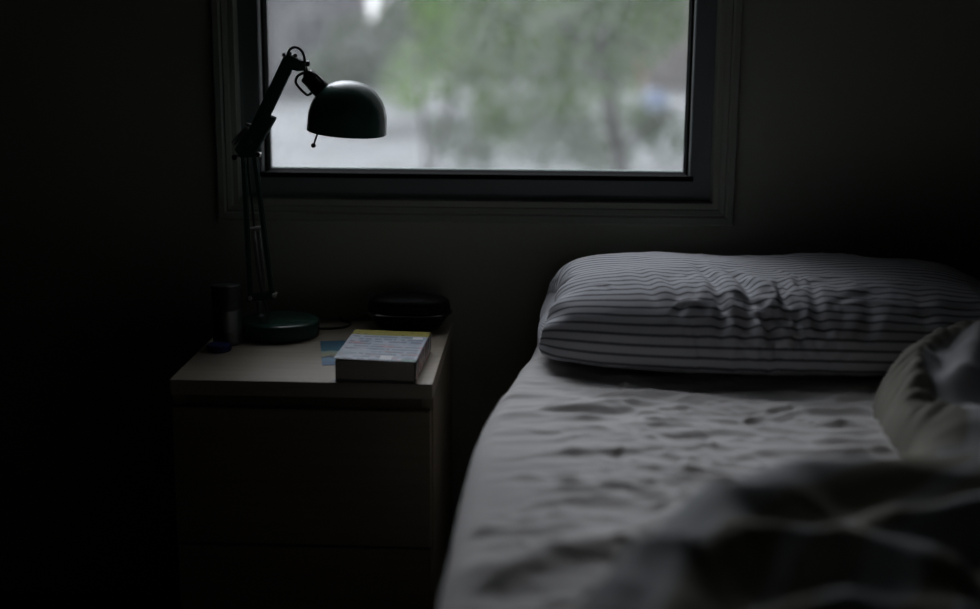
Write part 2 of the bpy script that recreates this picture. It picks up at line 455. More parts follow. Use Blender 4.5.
# shade: bowl dome, axis tipped slightly, rim low on the right
sh_rim = lv(-.3085, .9010); tilt = math.radians(4.2)
SM = Matrix.Translation(sh_rim) @ Matrix.Rotation(tilt, 4, 'Y') @ Matrix.Rotation(math.radians(3.0), 4, 'X')
R0 = .0665; Hs = .0865
prof = [(R0, 0.0), (R0 + .0010, .0012), (R0 + .0006, .003)]
for k in range(0, 25):
    t = k / 24 * PI / 2; prof.append((R0 * (math.cos(t) ** .92 if k < 24 else 0), .020 + (Hs - .020) * math.sin(t)))
bm = lathe(bmesh.new(), prof, 72, SM); shade = obj('shade', bm, M['green'], lamp, True, .8)
prof_in = [(R0 - .0003, .0002)] + [(max(0, r - .0014), max(.0015, z - .0014)) for r, z in prof[2:]]
bm = lathe(bmesh.new(), prof_in, 72, SM); bmesh.ops.reverse_faces(bm, faces=bm.faces)
obj('shade_lining', bm, M['white_enamel'], shade, True, .8)
bm = lathe(bmesh.new(), [(0, 0), (.012, .0), (.013, .006), (.022, .026), (.0235, .034), (.021, .044), (.013, .052), (0, .055)], 32, aim(lv(-.3400, .9600), lv(-.312, .918)))
obj('bulb', bm, M['white_enamel'], shade, True)
# switch lever below the rim
bm = rod(bmesh.new(), lv(-.3555, .9050), lv(-.3645, .8805), .0017, 10)
lathe(bm, [(0, -.0042)] + [(.0042 * math.cos(a), .0042 * math.sin(a)) for a in np.linspace(-1.3, 1.3, 9)] + [(0, .0042)], 16, Matrix.Translation(lv(-.3654, .8782)))
obj('switch_lever', bm, M['black_plastic'], lamp, True)
# flex: loop over the head joint, small loop at the holder, run along the table
cord1 = smooth_path([lv(-.405, 1.010, -.004), lv(-.4045, 1.028, -.006), lv(-.399, 1.0385, -.008), lv(-.390, 1.0415, -.009), lv(-.381, 1.0365, -.009), lv(-.3765, 1.025, -.007), lv(-.3765, 1.010, -.006), lv(-.3775, .992, -.004)], 10)
obj('flex', tube(bmesh.new(), cord1, .0023, 10), M['cord'], lamp, True)
cord2 = smooth_path([lv(-.3785, 1.000, -.006), lv(-.388, .994, -.009), lv(-.391, .984, -.010), lv(-.3845, .974, -.010), lv(-.3765, .966, -.008), lv(-.372, .963, -.004), lv(-.364, .968, 0)], 10)
obj('flex', tube(bmesh.new(), cord2, .0023, 10), M['cord'], lamp, True)
cord3 = smooth_path([lv(-.376, 1.000, -.005), lv(-.366, 1.001, -.010), lv(-.356, .9965, -.014), lv(-.347, .988, -.014), lv(-.343, .980, -.008)], 10)
obj('flex', tube(bmesh.new(), cord3, .0018, 10), M['cord'], lamp, True)
z0 = .0022
cord4 = smooth_path([(.058, .012, z0 + .004), (.075, .030, z0), (.095, .034, z0), (.115, .050, z0), (.118, .078, z0), (.100, .094, z0), (.095, .108, z0 + .001), (.094, .116, -.02), (.094, .118, -.15)], 10)
obj('flex', tube(bmesh.new(), cord4, .0021, 10), M['cord'], lamp, True)
# flex clipped down the back of the arm
cord5 = smooth_path([lv(-.405, 1.008, .010), lv(-.440, .945, .011), lv(-.478, .872, .012), lv(-.474, .760, .011), lv(-.466, .640, .011), lv(-.455, .590, .012), lv(-.452, .5795, .014)], 10)
obj('flex', tube(bmesh.new(), cord5, .0019, 10), M['cord'], lamp, True)

# ------------------------------------------------------------------ book
BW, BD, BH = .125, .194, .031
bk = thing('paperback_book', 'thick paperback book with yellow-banded pale blue cover on nightstand', 'book', (-.2265, -.3395, NT + .0016), math.radians(-2.5))
# pages
bm = boxes((-BW / 2 + .002, BW / 2 - .0015, -BD / 2 + .002, BD / 2 - .002, .0007, BH - .0007))
obj('page_block', bm, M['paper'], bk)
m = mat('printed_cover', (.6, .62, .66), .34, coat=.25)
tc = nd(m, 'ShaderNodeTexCoord'); sep = nd(m, 'ShaderNodeSeparateXYZ'); lk(m, tc.outputs['Object'], sep.inputs[0]); X, Y, Z = sep.outputs
def gt(a, b): return math_n(m, 'GREATER_THAN', a, b)
def lt(a, b): return math_n(m, 'LESS_THAN', a, b)
def mul(*a):
    r = a[0]
    for k in a[1:]: r = math_n(m, 'MULTIPLY', r, k)
    return r
def rect(x0, x1, y0, y1): return mul(gt(X, x0), lt(X, x1), gt(Y, y0), lt(Y, y1))
basen = ramp(m, noise(m, coords(m), 26, 4), [(.3, (.30, .38, .50)), (.5, (.54, .58, .66)), (.7, (.36, .45, .52))])
# rows of small print: dark dashes broken up along the row
yr = math_n(m, 'MULTIPLY', Y, 62.0); rows = math_n(m, 'LESS_THAN', math_n(m, 'FRACT', yr), .55)
cmb = nd(m, 'ShaderNodeCombineXYZ'); lk(m, math_n(m, 'MULTIPLY', X, 85.0), cmb.inputs[0]); lk(m, math_n(m, 'MULTIPLY', math_n(m, 'FLOOR', yr), 5.37), cmb.inputs[1])
words = gt(noise(m, cmb.outputs[0], 1.0, 1), .42)
para = gt(noise(m, coords(m, 'Object', (9, 34, 1)), 1.0, 1), .40)
ink = mul(rows, words, para, lt(math_n(m, 'ABSOLUTE', X), .058))
col = mix(m, math_n(m, 'MULTIPLY', ink, .55), basen, (.05, .09, .19))
pink = gt(noise(m, coords(m, 'Object', (20, 48, 1)), 1.0, 2), .60)
col = mix(m, mul(pink, .55, lt(Y, .02)), col, (.62, .22, .24))
col = mix(m, rect(.040, .056, .045, .058), col, (.85, .85, .88))
col = mix(m, rect(.006, .024, -.090, -.066), col, (.78, .78, .80))
col = mix(m, rect(.040, .066, -.097, -.082), col, (.16, .30, .28))
yel = mix(m, mul(gt(noise(m, coords(m, 'Object', (160, 60, 1)), 1.0, 1), .62), rows), (.36, .31, .008), (.15, .12, .01))
col = mix(m, gt(Y, BD / 2 - .034), col, yel)
# the spine: dark with white and red lettering bars
spc = ramp(m, noise(m, coords(m, 'Object', (1, 45, 30)), 1.0, 1), [(.42, (.05, .06, .10)), (.50, (.55, .55, .58)), (.58, (.50, .10, .10)), (.66, (.05, .06, .10))])
n_sp = mul(gt(X, BW / 2 - .0009), lt(Z, BH - .001))
col = mix(m, n_sp, col, spc)
lk(m, col, bsdf(m).inputs['Base Color'])
M['cover'] = m
# cover: one sheet wrapping bottom, spine and top with rounded hinge; top lifts a little at the free edge
N = 40; prof = []
for k in range(N + 1):
    x = -BW / 2 + BW * k / N; prof.append((x, .0))
prof += [(BW / 2 + .0008, .0010)] + [(BW / 2 + .0011, BH * t) for t in (.15, .3, .5, .7, .85)] + [(BW / 2 + .0008, BH - .0010)]
top = [(BW / 2 - BW * k / N, BH + .0022 * (k / N) ** 3 + .0006 * math.sin(PI * k / N)) for k in range(N + 1)]
prof += top
bm = bmesh.new(); th = .0005; nY = 24
ctr = Vector((0, BH / 2))
rows_o = []
for j in range(nY + 1):
    y = -BD / 2 + BD * j / nY
    lift = .0012 * (1 - j / nY) ** 2
    rows_o.append([bm.verts.new((x, y, z + (lift * (.5 - x / BW) if z > BH * .9 else 0))) for x, z in prof])
for A, B in zip(rows_o[:-1], rows_o[1:]):
    for k in range(len(prof) - 1): bm.faces.new((A[k], A[k + 1], B[k + 1], B[k]))
bmesh.ops.recalc_face_normals(bm, faces=bm.faces)
bmesh.ops.solidify(bm, geom=list(bm.faces), thickness=-th)
cov = obj('cover', bm, M['cover'], bk, True, .6)

# card lying half under the book
m = mat('printed_card', (.1, .25, .4), .4)
tc = nd(m, 'ShaderNodeTexCoord'); sep = nd(m, 'ShaderNodeSeparateXYZ'); lk(m, tc.outputs['Object'], sep.inputs[0])
wob = math_n(m, 'MULTIPLY_ADD', noise(m, coords(m), 38, 3), .06, sep.outputs[1])
fr = math_n(m, 'MULTIPLY_ADD', wob, 6.0, .36)
lk(m, ramp(m, fr, [(.10, (.10, .22, .42)), (.30, (.16, .34, .50)), (.36, (.03, .07, .12)), (.42, (.45, .42, .22)), (.60, (.30, .45, .40)), (.64, (.04, .20, .28)), (.90, (.03, .16, .26))]), bsdf(m).inputs['Base Color'])
card = obj('postcard', boxes((-.0525, .0525, -.080, .080, 0, .0007), bev=.0002), m)
card.location = (-.2865, -.256, NT + .0001); card.rotation_euler = (0, 0, math.radians(9.7))
tag(card, 'blue and yellow printed card lying half under the paperback book', 'card')

# glossy black hard case at the back right corner
def superloop(bm, levels, n=64, p=2.6):
    rings = []
    for a, b, z in levels:
        if a < 1e-6: rings.append([bm.verts.new((0, 0, z))]); continue
        r = []
        for k in range(n):
            t = 2 * PI * k / n; c, s = math.cos(t), math.sin(t)
            r.append(bm.verts.new((a * math.copysign(abs(c) ** (2 / p), c), b * math.copysign(abs(s) ** (2 / p), s), z)))
        rings.append(r)
    for A, B in zip(rings[:-1], rings[1:]):
        for k in range(n):
            k2 = (k + 1) % n
            vs = ([A[0]] if len(A) == 1 else [A[k], A[k2]]) + ([B[0]] if len(B) == 1 else [B[k2], B[k]])
            bm.faces.new(vs)
    return bm
cs = thing('hard_case', 'glossy black rounded hard case behind the paperback book', 'case', (-.2095, -.076, NT), math.radians(-2))
cs.scale = (1.03, 1.06, 1.14)
bm = superloop(bmesh.new(), [(0, 0, 0), (.048, .026, 0), (.053, .030, .0015), (.058, .034, .008), (.064, .038, .016), (.070, .0425, .023), (.0745, .0458, .0262), (.0748, .0460, .0270), (.0712, .0424, .0290), (.0708, .0420, .0292), (0, 0, .0294)])
obj('lower_shell', bm, M['case'], cs, True, .9)
bm = superloop(bmesh.new(), [(0, 0, .0292), (.0700, .0414, .0293), (.0708, .0422, .0300), (.0712, .0425, .0330), (.0704, .0420, .0385), (.068, .041, .0445), (.060, .035, .0490), (.046, .026, .0520), (.025, .014, .0535), (0, 0, .0540)])
obj('lid', bm, M['case_lid'], cs, True, .9)

# metal can and blue cap
can = thing('spray_can', 'small grey metal spray can standing left of the lamp base', 'can', (-.5055, -.2070, NT))
bm = lathe(bmesh.new(), [(0, 0), (.0215, 0), (.0240, .0015), (.0243, .003), (.0235, .0042), (.0243, .0054), (.0243, .0225), (.0238, .0230), (.0238, .0242), (.0243, .0248), (.0243, .0600), (.0236, .0612), (0, .0612)], 56)
obj('can_body', bm, M['can'], can, True, .5)
bm = lathe(bmesh.new(), [(0, .0614), (.0236, .0614), (.0242, .0622), (.0242, .0985), (.0232, .1012), (.0205, .1022), (.0200, .1012), (0, .1010)], 56)
obj('cap', bm, M['can_cap'], can, True, .5)
bm = lathe(bmesh.new(), [(0, .0), (.0188, 0), (.0196, .0010), (.0198, .003), (.0193, .0098), (.0182, .0112), (.0155, .0115), (.0150, .0108), (0, .0106)], 48)
for k in range(36):
    a = 2 * PI * k / 36; p = (.0196 * math.cos(a), .0196 * math.sin(a))
    rod(bm, (*p, .0015), (*p, .0092), .0007, 6)
cap = obj('bottle_cap', bm, M['blue'], None, True, .6); cap.location = (-.5095, -.2555, NT)
tag(cap, 'small round blue plastic cap lying in front of the grey can', 'cap')

# ------------------------------------------------------------------ bed
BX0, BX1, BY0, BY1, BT = -.055, 1.40, -2.06, -.028, .57
bed = thing('bed', 'low dark wooden bed with a mattress standing under the window', 'bed', ((BX0 + BX1) / 2, (BY0 + BY1) / 2, 0))
wx, wy = (BX1 - BX0) / 2, (BY1 - BY0) / 2
bm = boxes((-wx + .01, wx - .01, -wy + .01, wy, .17, .205), (-wx + .02, -wx + .045, -wy + .02, wy, .205, .29), (wx - .045, wx - .02, -wy + .02, wy, .205, .29),
           (-wx + .045, wx - .045, -wy + .02, -wy + .045, .205, .29), (-wx + .045, wx - .045, wy - .025, wy, .205, .29))
obj('bed_base', bm, M['bed_wood'], bed)
for sx in (-1, 1):
    for sy in (-1, 1): obj('leg', rod(bmesh.new(), (sx * (wx - .08), sy * (wy - .10), .171), (sx * (wx - .08), sy * (wy - .10), 0), .028, 24, .020), M['bed_wood'], bed, True, .6)
def plan_shift(x, y):
    return -.030 * sstep(-.2, -1.3, y) * (1 - sstep(-.05, .5, x)) + .075 * sstep(-.75, -.05, y) * (1 - sstep(BX0, .35, x))
bm = box(bmesh.new(), -wx + .016, wx - .016, -wy + .016, wy - .010, .291, BT - .016, .035, 4)
for ax, n_, lo, hi in ((0, 14, -wx, wx), (1, 22, -wy, wy)):
    for k in range(1, n_):
        co_ = [0, 0, 0]; no_ = [0, 0, 0]; co_[ax] = lo + (hi - lo) * k / n_; no_[ax] = 1
        bmesh.ops.bisect_plane(bm, geom=list(bm.verts) + list(bm.edges) + list(bm.faces), plane_co=co_, plane_no=no_)
for v_ in bm.verts: v_.co.x += float(plan_shift(v_.co.x + bed.location.x, v_.co.y + bed.location.y)) + .004 * (v_.co.x < 0)
obj('mattress', bm, mottled('ticking', (.5, .5, .48), (.56, .56, .54), 20, .9), bed, True)

_cr = np.random.default_rng(23)
def make_creases():
    out_ = []
    def stroke(x, y, a, L, w, h, bend):
        n_ = 7; t = np.linspace(-.5, .5, n_); px_ = x + L * t * math.cos(a) - bend * (t * t * 4) * math.sin(a) + _cr.normal(0, .003, n_); py_ = y + L * t * math.sin(a) + bend * (t * t * 4) * math.cos(a) + _cr.normal(0, .003, n_)
        out_.append((np.stack([px_, py_], -1), L, w, h))
    for _ in range(165):                                    # rumpled middle of the bed
        x = _cr.uniform(.02, .72); y = _cr.uniform(-1.0, -.40)
        a = _cr.normal(-.05, .22) + .30 * (x - .25)
        L = _cr.uniform(.12, .38); stroke(x, y, a, L, _cr.uniform(.006, .0135), _cr.uniform(.0012, .0036), _cr.normal(0, .028))
    for _ in range(34):                                     # long shallow drags towards the left edge
        stroke(_cr.uniform(-.03, .16), _cr.uniform(-1.25, -.30), _cr.normal(.22, .15), _cr.uniform(.10, .24), _cr.uniform(.006, .012), _cr.uniform(.0010, .0026), _cr.normal(0, .012))
    for cxn, cyn, n_ in ((.150, -.475, 9), (.33, -.62, 7), (.22, -.80, 7)):   # knots the creases run out from
        for k in range(n_):
            a = _cr.uniform(0, 2 * PI); L = _cr.uniform(.05, .11)
            stroke(cxn + .5 * L * math.cos(a), cyn + .28 * L * math.sin(a), math.atan2(.55 * math.sin(a), math.cos(a)), L, _cr.uniform(.004, .007), _cr.uniform(.0018, .0034), _cr.normal(0, .008))
    for _ in range(30):                                     # by the foot of the bed
        stroke(_cr.uniform(-.04, .12), _cr.uniform(-1.38, -1.0), _cr.normal(.10, .3), _cr.uniform(.08, .22), _cr.uniform(.006, .012), _cr.uniform(.0012, .003), _cr.normal(0, .012))
    for _ in range(130):                                    # small sharp crinkles
        x = _cr.uniform(.0, .62); y = _cr.uniform(-1.25, -.42)
        stroke(x, y, _cr.normal(.10, .45), _cr.uniform(.03, .10), _cr.uniform(.003, .005), _cr.uniform(.0008, .0019), _cr.normal(0, .008))
    return out_
CREASES = make_creases()
def wrinkle(X, Y):
    """height of the creases in the fitted sheet (metres)"""
    h = .0065 * pnoise(X * 3.0, Y * 6.5, 15) + .0040 * pnoise(X * 6 + Y * 3, Y * 13, 16) * (.4 + .6 * sstep(-.02, .14, X))
    wx_ = X + .03 * pnoise(X * 6, Y * 6, 3); wy_ = Y + .03 * pnoise(X * 6, Y * 6, 4)
    a = -.14; U = wx_ * math.cos(a) + wy_ * math.sin(a); V = -wx_ * math.sin(a) + wy_ * math.cos(a)
    h += ridged(U * 5, V * 15, 1, 3) * .0030 * (.25 + .75 * sstep(0, .15, X))
    h += .0009 * pnoise(X * 60, Y * 90, 19) * sstep(.0, .12, X)
    Xd = X + .006 * pnoise(X * 25, Y * 25, 5); Yd = Y + .006 * pnoise(X * 25, Y * 25, 6)
    for pts, L, w, hh in CREASES:
        lo = pts.min(0) - 5 * w - .01; hi = pts.max(0) + 5 * w + .01
        k = np.nonzero((X > lo[0]) & (X < hi[0]) & (Y > lo[1]) & (Y < hi[1]))
        if len(k[0]) == 0: continue
        x_, y_ = Xd[k], Yd[k]
        # signed distance to the stroke: a sharp crest with a softer hollow on the near side
        best = np.full(x_.shape, 9.0); sg = np.zeros(x_.shape); tt = np.zeros(x_.shape); n_ = len(pts) - 1
        for q in range(n_):
            p0, p1 = pts[q], pts[q + 1]; d_ = p1 - p0; l2 = d_ @ d_
            t = np.clip(((x_ - p0[0]) * d_[0] + (y_ - p0[1]) * d_[1]) / l2, 0, 1)
            ex, ey = x_ - p0[0] - t * d_[0], y_ - p0[1] - t * d_[1]; dd = np.hypot(ex, ey); m_ = dd < best
            best = np.where(m_, dd, best); sg = np.where(m_, np.sign(d_[0] * ey - d_[1] * ex), sg); tt = np.where(m_, (q + t) / n_, tt)
        sd = best * sg; taper = np.sin(PI * np.clip(tt, 0, 1)) ** .8
        h[k] += hh * taper * (np.exp(-(sd / w) ** 2) - .28 * np.exp(-((sd + 1.7 * w) / (1.3 * w)) ** 2))
    h *= 1.15
    dd, _, _ = polyline_dist(X + .015 * pnoise(X * 8, Y * 8, 17), Y, [(.16, -1.04), (.09, -1.11), (-.03, -1.18)])
    h += .017 * np.exp(-(dd / .032) ** 2)
    return h
def sheet_top(X, Y): return BT - .006 + wrinkle(X, Y)
# sheet: rounded over every side of the mattress
def wrapped(lo, hi, n_top, drop, r, n_arc=12, n_side=10):
    c, z = [], []
    for k in range(n_side): c.append(lo); z.append(-r - (drop - r) * (1 - k / n_side))
    for k in range(n_arc): t = PI / 2 * k / n_arc; c.append(lo + r - r * math.cos(t)); z.append(-r + r * math.sin(t))
    for k in range(n_top + 1): c.append(lo + r + (hi - lo - 2 * r) * k / n_top); z.append(0.0)
    for k in range(n_arc): t = PI / 2 * (1 - (k + 1) / n_arc); c.append(hi - r + r * math.cos(t)); z.append(-r + r * math.sin(t))
    for k in range(n_side): c.append(hi); z.append(-r - (drop - r) * (k + 1) / n_side)
    return np.array(c), np.array(z)
cx, zx = wrapped(BX0, BX1, 420, .26, .034); cy, zy = wrapped(BY0, BY1, 560, .26, .040)
XX, YY = np.meshgrid(cx, cy, indexing='ij'); ZX, ZY = np.meshgrid(zx, zy, indexing='ij')
down = np.minimum(ZX, ZY)
# the bed stands a little askew; the head corner of the mattress is rounded in plan
XW = XX + plan_shift(XX, YY)
top_w = sstep(-.06, 0, down)
ZZ = BT - .006 + down + wrinkle(XW, YY) * (.15 + .85 * top_w) - .006 * (1 - top_w)
side_w = (1 - top_w)
XW = XW + side_w * (.004 * pnoise(YY * 9, ZZ * 4, 21) + .003 * pnoise(YY * 22, ZZ * 5, 22)) * np.where(XX < .6, -1, 1)
V = np.stack([XW, YY, ZZ], -1).reshape(-1, 3)
m = mat('sheet_cotton', (.50, .475, .46), .9, spec=.15)
bsdf(m).inputs['Sheen Weight'].default_value = .08
f = noise(m, coords(m, 'Object', (1, 1, 1)), 900, 2)
lk(m, ramp(m, noise(m, coords(m), 5, 3), [(.3, (.60, .575, .565)), (.7, (.65, .625, .61))]), bsdf(m).inputs['Base Color']); bump(m, f, .18, .0004)
M['sheet'] = m
sh = grid_obj('fitted_sheet', V, len(cx), len(cy), M['sheet'])
tag(sh, 'rumpled pale grey fitted sheet covering the mattress of the bed', 'sheet')

# ------------------------------------------------------------------ striped pillow
A_, B_ = .374, .236
nu, nv = 420, 300
su = np.sin(np.linspace(-1, 1, nu) * PI / 2); sv = np.linspace(0, 2 * PI, nv, endpoint=False)
U, T = np.meshgrid(su, sv, indexing='ij')
cth, sth = np.cos(T), np.sin(T)
vv = np.sign(cth) * np.abs(cth) ** .84; ww = np.sign(sth) * np.abs(sth) ** .93
endf = .42 + .58 * np.clip(1 - np.abs(U) ** 11.0, 0, 1) ** .5                      # thickness falls off at the short ends
wid = 1 - .22 * np.abs(U) ** 6 * (U < 0) - .06 * np.abs(U) ** 6 - .10 * np.abs(U) ** 30 + .03 * np.cos(U * 2)                    # waist along the length
px = A_ * U * (1 - .035 * (1 - np.abs(vv) ** 2)) - .012 * np.abs(U) ** 8 * np.sign(U) * (1 - np.abs(vv) ** 2)
py = B_ * vv * wid
lean = .012 * U
Tt, Tb = .118, .026
pz = np.where(ww > 0, Tt, Tb) * ww * endf * (1 + .10 * pnoise(U * 2.3, vv * 2, 31) - .10 * sstep(.6, 1.0, U))
# the front is plumper and hangs over its lower seam
py = py - .020 * np.clip(ww, -.3, 1) * endf * (vv < 0) * np.abs(vv) ** .3
P = np.stack([px, py, pz], -1)
def nrm(P):
    du = np.gradient(P, axis=0); dv = np.roll(P, -1, 1) - np.roll(P, 1, 1)
    n = np.cross(dv, du); return n / (np.linalg.norm(n, axis=-1, keepdims=True) + 1e-9)
n = nrm(P); sgn = np.sign((n * (P - np.array([0, 0, 0.02]))).sum(-1).mean()); n = n * sgn
# arc length round the section -> stripe coordinate and crease coordinate
mid = P[nu // 2]; seg = np.linalg.norm(np.roll(mid, -1, 0) - mid, axis=1); arc = np.concatenate([[0], np.cumsum(seg)[:-1]])
S = np.broadcast_to(arc, U.shape); Lx = A_ * U
# drawn-in creases converging to a pinch low on the front, right of centre
disp = np.zeros_like(U)
i_pinch = np.argmin(np.abs(mid[:, 1] + .23) + 10 * np.abs(mid[:, 2] + .0)); s_p = arc[i_pinch]
# signed distance up the front/top from the pinch (front bottom -> over the top); T runs from +y (0) over top (pi/2) to -y (pi)
up = s_p - S
def crease(x0, u0, x1, u1, w, depth, bend=0.0):
    t = np.clip((up - u0) / (u1 - u0), 0, 1); xc = x0 + (x1 - x0) * t + bend * np.sin(PI * t)
    on = sstep(u0 - .01, u0 + .03, up) * (1 - sstep(u1 - .06, u1 + .01, up)) * (up > -.02)
    d = Lx - xc
    return on * (-depth * gauss(d, w) + depth * .75 * gauss(d - 1.9 * w, w * 1.2) + depth * .45 * gauss(d + 2.1 * w, w * 1.3))
for c in [(-.105, .02, -.135, .27, .0085, .0095, .012), (-.075, .02, -.090, .26, .008, .008, .02), (-.020, .015, -.075, .23, .010, .010, -.004),
          (-.045, .00, -.030, .10, .005, .0065, 0), (.015, .02, -.010, .22, .009, .0095, -.008), (.055, .03, .045, .19, .008, .007, -.012), (.10, .02, .12, .16, .012, .006, .006),
          (-.20, .10, -.24, .26, .010, .0045, 0), (-.165, .06, -.19, .20, .008, .005, .008), (.19, .03, .20, .18, .014, .0045, 0), (-.06, .0, -.10, .06, .006, .005, .01)]:
    disp += crease(*c)
disp += .0030 * ridged((Lx + .01 * pnoise(Lx * 20, S * 20, 41)) * 22, S * 7, 42, 2) * sstep(-.34, -.1, Lx) * (1 - sstep(.12, .3, Lx))
disp += .0028 * ridged(Lx * 11 + S * 4, S * 14, 44, 2.0) * (.35 + .65 * sstep(-.2, .25, pnoise(Lx * 6, S * 6, 45)))
disp += .0045 * pnoise(Lx * 7, S * 8, 46) + .002 * pnoise(Lx * 18, S * 18, 47)
disp *= .55
_pr = np.random.default_rng(11)
def pstroke(x0, u0, x1, u1, w, hgt, bend):
    global disp
    Lw = Lx + .004 * pnoise(Lx * 40, S * 40, 51); uw = up + .004 * pnoise(Lx * 40, S * 40, 52)
    dx, du = x1 - x0, u1 - u0; L_ = math.hypot(dx, du); t = ((Lw - x0) * dx + (uw - u0) * du) / L_ ** 2
    sd = ((Lw - x0) * du - (uw - u0) * dx) / L_ - bend * np.sin(PI * np.clip(t, 0, 1))
    disp = disp + hgt * np.sin(PI * np.clip(t, 0, 1)) ** .7 * (np.exp(-(sd / w) ** 2) - .7 * np.exp(-((sd - 1.8 * w) / (1.25 * w)) ** 2))
for _ in range(34):
    x_, u_ = _pr.normal(-.02, .08), _pr.uniform(-.03, .16); L_ = _pr.uniform(.05, .13); a_ = _pr.normal(.30, .30)
    pstroke(x_, u_, x_ - L_ * math.sin(a_), u_ + L_ * math.cos(a_), _pr.uniform(.004, .008), _pr.uniform(.0011, .0028), _pr.normal(0, .006))
for _ in range(16):
    x_, u_ = _pr.uniform(-.04, .08), _pr.uniform(-.02, .06); L_ = _pr.uniform(.04, .11); a_ = _pr.uniform(-1.4, 1.4)
    pstroke(x_, u_, x_ + L_ * math.sin(a_), u_ + L_ * math.cos(a_), _pr.uniform(.0035, .0055), _pr.uniform(.0014, .003), _pr.normal(0, .006))
for _ in range(26):
    x_, u_ = _pr.uniform(-.33, .30), _pr.uniform(.02, .20); L_ = _pr.uniform(.05, .14); a_ = _pr.normal(1.2, .5)
    pstroke(x_, u_, x_ + L_ * math.sin(a_), u_ + L_ * math.cos(a_), _pr.uniform(.005, .010), _pr.uniform(.0010, .0024), _pr.normal(0, .008))
disp *= np.clip((endf - .42) / .58, 0, 1) ** .6
# puckers at the left end seam
disp += .0030 * np.sin(S * 95 + 3 * pnoise(S * 9, S * 0, 48)) * sstep(.86, .97, np.abs(U)) * (1 - sstep(.985, 1, np.abs(U)))
P = P + n * disp[..., None]
# rounded end caps
def cap(ring, sgn_):
    c = ring.mean(0); out_ = []
    for t in np.linspace(.12, 1.0, 9):
        q = ring + (c - ring) * t; q[:, 0] += sgn_ * .014 * math.sin(t * PI / 2); out_.append(q)
    return np.array(out_)
P = np.concatenate([cap(P[0], -1)[::-1], P, cap(P[-1], 1)], 0); nu += 18
Lx = np.concatenate([np.repeat(Lx[:1], 9, 0), Lx, np.repeat(Lx[-1:], 9, 0)], 0); S = np.broadcast_to(arc, Lx.shape)
m = mat('striped_ticking', (.5, .5, .5), .88, spec=.15)
bsdf(m).inputs['Sheen Weight'].default_value = .08
uvn = nd(m, 'ShaderNodeUVMap'); sep = nd(m, 'ShaderNodeSeparateXYZ'); lk(m, uvn.outputs[0], sep.inputs[0])
fr = math_n(m, 'FRACT', sep.outputs[1])
tri = math_n(m, 'ABSOLUTE', math_n(m, 'SUBTRACT', fr, .5))
wob = math_n(m, 'MULTIPLY_ADD', noise(m, coords(m, 'Object', (300, 300, 300)), 1.0, 2), .10, -.05)
c = ramp(m, math_n(m, 'ADD', tri, wob), [(.09, (.12, .12, .13)), (.20, (.52, .52, .55))])
lk(m, c, bsdf(m).inputs['Base Color']); bump(m, noise(m, coords(m), 900, 2), .15, .0004)
uv = np.stack([Lx, S / .0156], -1).reshape(-1, 2)
# build with an open seam in T so that the stripe coordinate does not wrap
Pc = np.concatenate([P, P[:, :1]], 1); uvc = np.concatenate([uv.reshape(nu, nv, 2), np.stack([Lx[:, :1], np.full((nu, 1), (arc[-1] + seg[-1]) / .0156)], -1)], 1)
pil = grid_obj('pillow', Pc.reshape(-1, 3), nu, nv + 1, m, uv=uvc.reshape(-1, 2))
bm = bmesh.new(); bm.from_mesh(pil.data); bmesh.ops.remove_doubles(bm, verts=bm.verts, dist=1e-5); bmesh.ops.recalc_face_normals(bm, faces=bm.faces); bm.to_mesh(pil.data); bm.free()
pil.location = (.398, -.247, BT + .021); pil.rotation_euler = (0, 0, math.radians(-2.0))
tag(pil, 'plump grey pillow with thin dark stripes lying under the window', 'pillow')

# ------------------------------------------------------------------ duvet
OUT = [(1.44, -.30), (.95, -.33), (.76, -.375), (.66, -.415), (.585, -.465), (.525, -.515), (.492, -.57), (.474, -.64), (.470, -.72), (.475, -.80), (.455, -.875), (.38, -.955), (.28, -1.02), (.19, -1.09),
       (.115, -1.19), (.06, -1.31), (.02, -1.42), (-.02, -1.55), (-.05, -1.75), (-.06, -2.03), (1.44, -2.03)]
gx = np.arange(-.09, 1.452, .0052); gy = np.arange(-2.05, -.28, .0052)
X, Y = np.meshgrid(gx, gy, indexing='ij')
Xw = X + .012 * pnoise(X * 9, Y * 9, 61); Yw = Y + .012 * pnoise(X * 9, Y * 9, 62)
dO, _, sO = polyline_dist(Xw, Yw, [(a, b) for a, b in OUT] + [OUT[0]])
ins = inside_poly(Xw, Yw, OUT); d = np.where(ins, dO, -dO)
Rr = .040 + .025 * ((X > .42) & (Y > -.85))
prof = np.sqrt(np.clip(1 - (1 - np.clip(d, 0, Rr) / Rr) ** 2, 0, 1))
h = .030 + .012 * pnoise(X * 3, Y * 3, 63)
def ridge(pts, tail=1.0):
    dd, ex, s = polyline_dist(Xw, Yw, pts); return ex[..., 0] * np.exp(-(dd / ex[..., 1]) ** 2)
